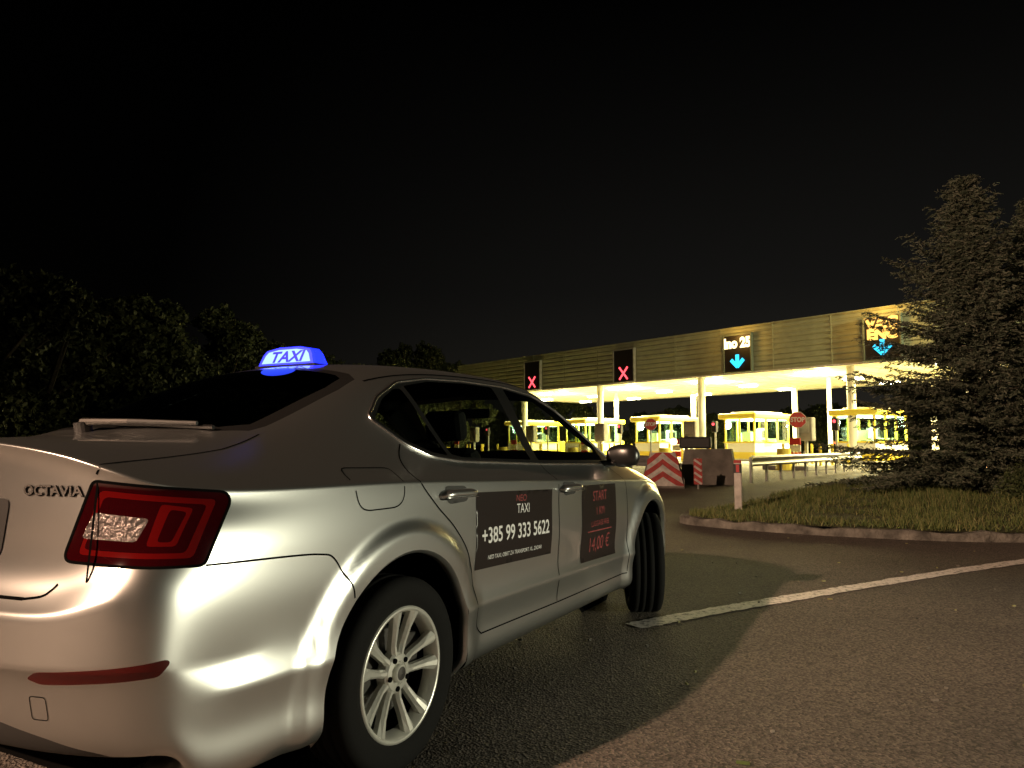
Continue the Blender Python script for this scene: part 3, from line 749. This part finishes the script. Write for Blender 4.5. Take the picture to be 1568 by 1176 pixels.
# ------------------------------------------------------------ TOLL PLAZA
M['fascia']=mat('fascia_panel',(0.35,0.375,0.25),0.55,0.1,var=(2,.12))
M['ceil']=mat('ceiling',(0.80,0.77,0.60),0.6)
M['colm']=mat('column_paint',(0.72,0.70,0.6),0.5)
M['lampw']=mat('fixture_glow',(1,1,1),0.5,emis=(1,.93,.65),es=30)
M['conc']=mat('concrete',(0.30,0.29,0.26),0.85,var=(3,.3),bump=(20,.4,.01))
M['concd']=mat('concrete_dark',(0.17,0.155,0.135),0.85,var=(3,.35),bump=(20,.4,.01))
M['yel']=mat('booth_yellow',(0.80,0.64,0.08),0.45)
M['wht']=mat('booth_white',(0.8,0.8,0.74),0.5)
M['bglass']=glassmat('booth_glass',(0.75,0.88,0.85))
M['steel']=mat('galvanised',(0.42,0.42,0.40),0.45,0.5,var=(4,.2))
M['dk']=mat('sign_black',(0.012,0.01,0.01),0.5)
M['redp']=mat('red_paint',(0.5,0.03,0.03),0.45)
M['whp']=mat('white_paint',(0.7,0.69,0.65),0.5,var=(6,.2))
def em(n,c,s): return mat(n,(.02,.02,.02),.5,emis=c,es=s)
M['xred']=em('led_red',(1,.07,.09),3); M['lam']=em('led_amber',(1,.52,.10),2.2); M['lcy']=em('led_cyan',(.02,.55,.85),2.2); M['lwh']=em('led_white',(1,.80,.42),3)
A0=(11.9,38.7,0); ang=math.atan2(-.775,.632)
pl=empty('toll_canopy',A0,ang)
mb=MB(); XL,XR=-25.5,11.0; YD=14.0; ZB,ZT=4.75,7.15
rows=9; hh=(ZT-ZB)/rows
for y,s in((0,-1),(YD,1)):
    v=[];f=[]
    for i in range(rows):
        z0=ZB+i*hh; pr=[(0,z0),(s*.045,z0+.03),(s*.045,z0+hh*.62),(s*.0,z0+hh*.78),(0,z0+hh)]
        b=len(v)
        for yy,z in pr: v+=[(XL,y+yy,z),(XR,y+yy,z)]
        for k in range(4): f.append((b+2*k,b+2*k+1,b+2*k+3,b+2*k+2))
    mb.add(v,f,M['fascia'])
for x in(XL,XR): mb.box((x,YD/2,(ZB+ZT)/2),(.08,YD-.02,ZT-ZB),M['fascia'])
mb.box(((XL+XR)/2,YD/2,ZT+.02),(XR-XL+.1,YD+.2,.05),M['fascia'])
for x in np.arange(XL+3,XR,3.05): mb.box((x,-.045,(ZB+ZT)/2),(.03,.03,ZT-ZB),M['fascia'])
mb.box(((XL+XR)/2,-.05,ZB-.0),(XR-XL,.16,.09),M['whp'])
mb.obj('fascia',pl)
mb=MB()
mb.box(((XL+XR)/2,YD/2,ZB+.08),(XR-XL-.1,YD-.1,.06),M['ceil'])
for x in np.arange(XL+1,XR,1.2): mb.box((x,YD/2,ZB+.04),(.05,YD-.2,.03),M['ceil'])
mb.obj('ceiling',pl)
mb=MB()
lampx=[9,2.2,-4.5,-11.2,-18,-23.5]
for x in lampx:
    for y in(2.6,7.5,12):
        mb.box((x,y,ZB-.03),(1.1,.35,.10),M['lampw'],bev=.02)
mb.obj('light_fixtures',pl)
mb=MB()
for x,y,r in((-3.1,.8,.21),(5.2,1.2,.2),(-11.0,.9,.2),(-18.5,.9,.2),(10.4,1.0,.2),(-3.1,10.5,.17),(5.2,10.5,.17),(-11,10.5,.17),(-18.5,10.5,.17),(1.3,6.5,.12),(-7.2,6.5,.12),(-14.8,6.5,.12)):
    mb.cyl((x,y,.0),(x,y,ZB+.05),r,M['colm'],n=20); mb.cyl((x,y,0),(x,y,.5),r+.04,M['conc'],n=20)
mb.obj('columns',pl,smooth=False)
for x in lampx:
    for y in(3.0,10.):
        l=bpy.data.lights.new('canopy_light','AREA'); l.shape='RECTANGLE'; l.size=3.0; l.size_y=1.2; l.energy=2700; l.color=(1,.82,.34)
        o=bpy.data.objects.new('canopy_light',l); COL.objects.link(o); o.parent=pl; o.location=(x,y,ZB-.15)
    l=bpy.data.lights.new('canopy_bounce','POINT'); l.energy=600; l.color=(1,.86,.38); l.shadow_soft_size=.3
    o=bpy.data.objects.new('canopy_lamp',l); COL.objects.link(o); o.parent=pl; o.location=(x,4.2,ZB-.8)
def vms(x,kind):
    e=bpy.data.objects.new('lane_signal_panel',None); COL.objects.link(e); e.parent=pl; e.location=(x,-.1,ZB+.05)
    mb=MB(); w=1.62; h=1.95
    mb.box((0,-.10,h/2),(w,.16,h),M['dk'],bev=.02)
    fr=M['steel'] if kind=='x' else M['lcy2']
    for a,b,c,d in((0,h,w+.1,.06),(0,0,w+.1,.06)): mb.box((a,-.12,b),(c,.22,d),fr)
    for q in(-1,1): mb.box((q*w/2,-.12,h/2),(.06,.22,h-.07),fr)
    if kind=='x':
        for a in(-1,1): mb.box((0,-.20-.004*a,.52),(.98,.03,.10),M['xred'],rot=Matrix.Rotation(a*R(48),3,'Y'))
    else:
        mb.box((0,-.2,.66),(.20,.03,.5),M['lcy'])
        for a in(-1,1): mb.box((a*.18,-.205-.004*a,.46),(.54,.03,.19),M['lcy'],rot=Matrix.Rotation(-a*R(45),3,'Y'))
    mb.obj('panel',e)
    if kind!='x':
        for t,zz_,sz,mm in (('Ino 25',1.50,.70,M['lwh']),) if kind=='a' else (('VAC',1.62,.66,M['lam']),('ENC',1.13,.62,M['lam'])):
            v,f=textmesh(t,sz,0,.90 if kind=='a' else 1.08,bold=.04); mkobj('led_text',[(a,-.19,b+zz_) for a,b,c in v],f,mm,parent=e)
        l=bpy.data.lights.new('led','POINT'); l.energy=90 if kind=='a' else 170; l.color=(1,.52,.10) ; l.shadow_soft_size=.3
        o=bpy.data.objects.new('led_spill',l); COL.objects.link(o); o.parent=e; o.location=(0,-.9,1.8)
M['lcy2']=mat('frame_teal',(0.12,0.15,0.12),.5)
vms(7.4,'b'); vms(0,'a'); vms(-7.9,'x'); vms(-16.3,'x')
M['btube']=mat('booth_tube',(1,1,1),.5,emis=(1,.97,.85),es=8)
def booth(x,y):
    lx=math.cos(ang)*x-math.sin(ang)*y+A0[0]; ly=math.sin(ang)*x+math.cos(ang)*y+A0[1]
    e=empty('toll_booth',(lx,ly,0),ang); mb=MB(); w,d,h=1.9,3.4,2.55; z0=.2
    mb.box((0,0,z0+.5),(w,d,1.0),M['wht'],bev=.03); mb.box((0,0,z0+.28),(w+.02,d+.02,.35),M['yel'])
    mb.box((0,0,z0+.98),(w+.06,d+.06,.08),M['yel'])
    for a in(-1,1):
        for b in(-1,-.33,.33,1): mb.box((a*(w/2-.05),b*(d/2-.05),z0+1.62),(.09,.09,1.22),M['yel'])
    mb.box((0,-d/2+.05,z0+1.62),(.07,.07,1.22),M['yel'])
    mb.box((0,0,z0+2.38),(w+.45,d+.5,.30),M['yel'],bev=.08); mb.box((0,0,z0+2.57),(w*.8,d*.8,.12),M['wht'],bev=.04)
    mb.box((0,0,z0+2.2),(w-.2,d-.3,.03),M['btube'])
    mb.box((.3,.3,z0+1.15),(.6,1.6,.06),M['wht']); mb.box((.35,.2,z0+1.42),(.08,.5,.36),M['dk']); mb.box((-.2,.7,z0+1.3),(.45,.4,.9),M['steel'],bev=.08)
    mb.box((-.5,1.2,z0+1.35),(.5,.4,.7),M['steel']); mb.box((-w/2-.03,-.2,z0+1.25),(.05,.6,.5),M['whp'])
    mb.box((.2,-1.2,z0+1.3),(.5,.3,.5),M['wht']); mb.box((w/2+.12,-.4,z0+1.05),(.25,.8,.06),M['steel'])
    mb.obj('booth_structure',e)
    mg=MB()
    for a in(-1,1): mg.box((a*(w/2-.05),0,z0+1.62),(.02,d-.2,1.2),M['bglass']); mg.box((0,a*(d/2-.05),z0+1.62),(w-.2,.02,1.2),M['bglass'])
    mg.obj('booth_glass',e)
    l=bpy.data.lights.new('booth','POINT'); l.energy=420; l.color=(1,.94,.68); l.shadow_soft_size=.25
    o=bpy.data.objects.new('booth_light',l); COL.objects.link(o); o.parent=e; o.location=(-.2,-.5,z0+1.95)
def isle(x):
    lx=math.cos(ang)*x+A0[0]; ly=math.sin(ang)*x+A0[1]
    e=empty('toll_island',(lx,ly,0),ang); mb=MB()
    mb.box((0,3.5,.08),(2.1,17,.2),M['conc'],bev=.05)
    mb.cyl((0,-5,0),(0,-5,.9),.35,M['yel'],.28); mb.cyl((0,-5,.3),(0,-5,.5),.355,M['dk'],.34)
    for yy in(-3.6,-2.6,-1.2): 
        for xx in(-.85,.85): mb.cyl((xx,yy,.15),(xx,yy,1.1),.06,M['yel'],n=10)
    mb.box((-.7,6.4,.75),(.35,.35,1.1),M['yel'],bev=.04)
    for k in range(8): mb.box((-1.05-k*.36,6.4,1.15),(.358,.05,.09),M['redp'] if k%2 else M['whp'])
    mb.cyl((.7,-1.9,.1),(.7,-1.9,2.2),.05,M['steel'],n=10); mb.box((.7,-1.95,1.95),(.28,.2,.55),M['dk'],bev=.03)
    mb.cyl((.7,-2.07,2.08),(.7,-2.05,2.08),.07,M['xred'],n=14)
    mb.box((-.55,-2.2,.75),(.12,.12,1.2),M['steel']); mb.box((-.55,-2.2,1.75),(.75,.35,1.05),M['conc'],bev=.04); mb.box((-.55,-2.39,1.85),(.5,.02,.5),M['steel'])
    for a,c in((-.3,M['redp']),(0,M['whp']),(.3,M['redp'])): mb.box((0,-4.1,.9+a),(.5,.06,.28),c)
    mb.cyl((-.4,-4.05,.1),(-.4,-4.05,.8),.04,M['steel'],n=8); mb.cyl((.4,-4.05,.1),(.4,-4.05,.8),.04,M['steel'],n=8)
    mb.obj('island_equipment',e)
for x in(5.3,-1.0,-7.4,-13.6,-19.8): booth(x,2.9); isle(x)
M['whd']=mat('worn_white',(0.50,0.47,0.43),0.6,var=(8,.3)); M['redw']=mat('worn_red',(0.38,0.03,0.025),0.6,var=(8,.3))
def stop_sign(X,Y,z,r=.42):
    e=empty('stop_sign',(X,Y,0),math.atan2(-X,Y)*1.0); mb=MB()
    mb.cyl((0,.04,0),(0,.04,z+r*.8),.035,M['steel'],n=10)
    def octo(rr,y,m):
        v=[(rr*math.cos(R(22.5+45*i)),y,z+rr*math.sin(R(22.5+45*i))) for i in range(8)]+[(rr*math.cos(R(22.5+45*i)),y+.015,z+rr*math.sin(R(22.5+45*i))) for i in range(8)]
        f=[tuple(range(8)),tuple(range(15,7,-1))]+[(i,(i+1)%8,8+(i+1)%8,8+i) for i in range(8)]; mb.add(v,f,m)
    octo(r,0,M['whd']); octo(r*.93,-.006,M['redw']); mb.obj('plate_and_pole',e)
    v,f=textmesh('STOP',r*.75,0,.85,bold=.01); mkobj('sign_text',[(a,-.012,b+z) for a,b,c in v],f,M['whd'],parent=e)
stop_sign((1221-784)/1145*33,33,2.15,.38); stop_sign((996-784)/1145*33,33,1.95,.28)
cx,cy=(1014-784)/1145*19.0,19.0
e=empty('chevron_barrier',(cx,cy,0),R(-12)); mb=MB()
prof=[(-.45,0),(-.35,.2),(-.22,.85),(.22,.85),(.35,.2),(.45,0)]
v=[(x*(1 if z<.3 else .62),y,z) for y,z in prof for x in(-.52,.52)]
fb=[(2*k,2*k+1,2*k+3,2*k+2) for k in range(5)]+[tuple(range(0,12,2)),tuple(range(11,0,-2))]
mb.add(v,fb,M['concd'])
# trapezoid chevron board on the front
zt=.88; wb=.50; wt=.30
ww=lambda z: wb+(wt-wb)*(z-.05)/(zt-.05)
mb.add([(-wb,-.485,.05),(wb,-.485,.05),(wt,-.485,zt),(-wt,-.485,zt),(-wb,-.455,.05),(wb,-.455,.05),(wt,-.455,zt),(-wt,-.455,zt)],[(0,1,2,3),(7,6,5,4),(0,4,5,1),(1,5,6,2),(2,6,7,3),(3,7,4,0)],M['whd'])
for z0 in(-.06,.24,.54):
    for q in(-1,1):
        pts=[]
        for s_ in range(7):
            k=s_/6; zc=z0+.32*(1-k)+.02; x=k*ww(max(.05,min(zt,zc))); pts.append((q*x,zc))
        lo=[(x,max(.06,min(zt-.01,z))) for x,z in pts]; hi=[(x*(1 if z+.14<zt else .92),max(.06,min(zt-.01,z+.14))) for x,z in pts]
        for i in range(6):
            a,b,c,d=lo[i],lo[i+1],hi[i+1],hi[i]
            if abs(a[1]-d[1])+abs(b[1]-c[1])>.01: mb.add([(p[0],-.489-.001*q,p[1]) for p in(a,b,c,d)],[(0,1,2,3)],M['redw'])
mb.obj('chevron_block',e)
e=empty('concrete_barrier',((1084-784)/1145*20.5,20.5,0),R(-22)); mb=MB()
v=[(x*(1 if z<.3 else .85),y,z) for y,z in [(-.45,0),(-.32,.25),(-.2,.95),(.2,.95),(.32,.25),(.45,0)] for x in(-.72,.72)]
mb.add(v,fb,M['concd']); mb.box((-.35,0,1.12),(.85,.3,.32),M['plastic'],bev=.05); mb.cyl((-.6,0,.9),(-.6,0,1.3),.05,M['plastic'])
mb.cyl((-.95,-.05,1.15),(-.95,.05,1.15),.10,M['lwh'],n=16)
mb.obj('barrier_block',e)
e=empty('marker_board',((1067-784)/1145*18.2,18.2,0),R(-15)); mb=MB()
mb.cyl((0,.03,0),(0,.03,.75),.025,M['steel'],n=8)
mb.box((0,0,.42),(.2,.02,.62),M['redw'])
for k in range(4): mb.box((0,-.014,.18+k*.155),(.21,.008,.05),M['whd'],rot=Matrix.Rotation(R(35),3,'Y'))
mb.obj('board',e)
def guardrail(p,q):
    p=Vector(p);q=Vector(q);L=(q-p).length;a=math.atan2(q.y-p.y,q.x-p.x)
    e=empty('guardrail',(p.x,p.y,0),a); mb=MB()
    pr=[(0,.46),(-.05,.48),(-.08,.52),(-.05,.57),(-.01,.61),(-.05,.65),(-.08,.70),(-.05,.74),(0,.76)]
    v=[(x,y,z) for y,z in pr for x in(0,L)]; f=[(2*k,2*k+1,2*k+3,2*k+2) for k in range(8)]; mb.add(v,f,M['steel'])
    x=.2
    while x<L: mb.box((x,.06,.36),(.10,.06,.72),M['steel']); x+=1.33
    mb.obj('rail_and_posts',e)
guardrail((6.6,20.8),(14.6,31.5)); guardrail((4.2,20.5),(-3,34))
e=empty('guide_post',(3.36,11.2,.12),R(-20)); mb=MB()
mb.box((0,0,.34),(.11,.06,.70),M['whd'],bev=.015); mb.box((0,0,.60),(.113,.064,.14),M['dk'],bev=.01); mb.box((0,-.034,.60),(.045,.008,.11),M['redp'])
mb.box((0,0,.70),(.11,.06,.05),M['redw'],bev=.012)
mb.obj('post',e)

# ------------------------------------------------------------ street lamp and added lamps (outside the frame, light foreground and fascia)
def street_or_added_lamp(x,y,h,col,power,aim,soft=.12,cone=None,aimz=0,name='street_or_added_lamp'):
    e=empty(name,(x,y,0),math.atan2(aim[1]-y,aim[0]-x)); mb=MB()
    if name=='street_or_added_lamp':
        mb.cyl((-1.4,0,0),(-1.4,0,h),.10,M['steel'],.06); mb.cyl((-1.4,0,h),(-.2,0,h+.25),.045,M['steel'],.04)
    else: mb.cyl((0,0,0),(0,0,h+.2),.06,M['steel'])
    mb.box((.0,0,h+.22),(.75,.28,.12),M['steel'],bev=.03); mb.box((.05,0,h+.15),(.5,.2,.03),mat('luminaire',(1,1,1),.5,emis=col,es=30))
    mb.obj('pole_and_head',e)
    l=bpy.data.lights.new('lamp','SPOT' if cone else 'POINT'); l.energy=power; l.color=col; l.shadow_soft_size=soft
    o=bpy.data.objects.new('lamp_light',l); COL.objects.link(o); o.parent=e; o.location=(.12,0,h)
    if cone:
        l.spot_size=R(cone); l.spot_blend=.6
        d=math.hypot(aim[0]-x,aim[1]-y); o.rotation_euler=(0,-(math.pi/2-math.atan2(h-aimz,d)),0)
street_or_added_lamp(-9.2,-5.4,6.8,(1,.64,.42),13000,(2.5,6.0),cone=86)
street_or_added_lamp(12.0,0.5,1.15,(1,.96,.70),4200,(0,3.6),cone=50,aimz=.7,name='added_side_lamp',soft=.3)  # added unseen low lamp, post invented; brightens the car's right side
street_or_added_lamp(22,22,8.5,(1,.90,.46),8500,(8,44),cone=110,aimz=5)  # added unseen lamp aimed at the canopy to brighten its fascia

# ------------------------------------------------------------ sky
w=bpy.data.worlds.new('World'); scn.world=w; w.use_nodes=True; nt=w.node_tree; bg=nt.nodes['Background']
sky=nt.nodes.new('ShaderNodeTexSky'); sky.sky_type='NISHITA'; sky.sun_disc=False; sky.sun_elevation=R(-6); sky.sun_rotation=R(40)
tc=nt.nodes.new('ShaderNodeTexCoord'); sx=nt.nodes.new('ShaderNodeSeparateXYZ'); nt.links.new(tc.outputs['Generated'],sx.inputs[0])
rr=nt.nodes.new('ShaderNodeValToRGB'); rr.color_ramp.elements[0].position=0.0; rr.color_ramp.elements[0].color=(.017,.0155,.0125,1); rr.color_ramp.elements[1].position=.55; rr.color_ramp.elements[1].color=(.0002,.0002,.0002,1)
el=rr.color_ramp.elements.new(.2); el.color=(.0070,.0066,.0058,1)
nt.links.new(sx.outputs['Z'],rr.inputs['Fac'])
dp=nt.nodes.new('ShaderNodeVectorMath'); dp.operation='DOT_PRODUCT'; dp.inputs[1].default_value=(.5,.86,0); nt.links.new(tc.outputs['Generated'],dp.inputs[0])
mr=nt.nodes.new('ShaderNodeMapRange'); mr.inputs['From Min'].default_value=.55; mr.inputs['From Max'].default_value=1.0; mr.inputs['To Min'].default_value=.06; mr.inputs['To Max'].default_value=1
nt.links.new(dp.outputs['Value'],mr.inputs['Value'])
mu=nt.nodes.new('ShaderNodeVectorMath'); mu.operation='SCALE'; nt.links.new(rr.outputs[0],mu.inputs[0]); nt.links.new(mr.outputs[0],mu.inputs['Scale'])
sk=nt.nodes.new('ShaderNodeVectorMath'); sk.operation='SCALE'; sk.inputs['Scale'].default_value=.01; nt.links.new(sky.outputs[0],sk.inputs[0])
ad=nt.nodes.new('ShaderNodeVectorMath'); ad.operation='ADD'; nt.links.new(mu.outputs[0],ad.inputs[0]); nt.links.new(sk.outputs[0],ad.inputs[1])
nt.links.new(ad.outputs[0],bg.inputs['Color']); bg.inputs['Strength'].default_value=1
# ------------------------------------------------------------ camera
cd=bpy.data.cameras.new('camera'); co=bpy.data.objects.new('camera',cd); COL.objects.link(co)
co.location=(0,0,1.08); co.rotation_euler=(R(90+4.6),0,0); cd.sensor_width=36; cd.lens=36*1145/1568; cd.clip_end=2000; cd.clip_start=.05
scn.camera=co
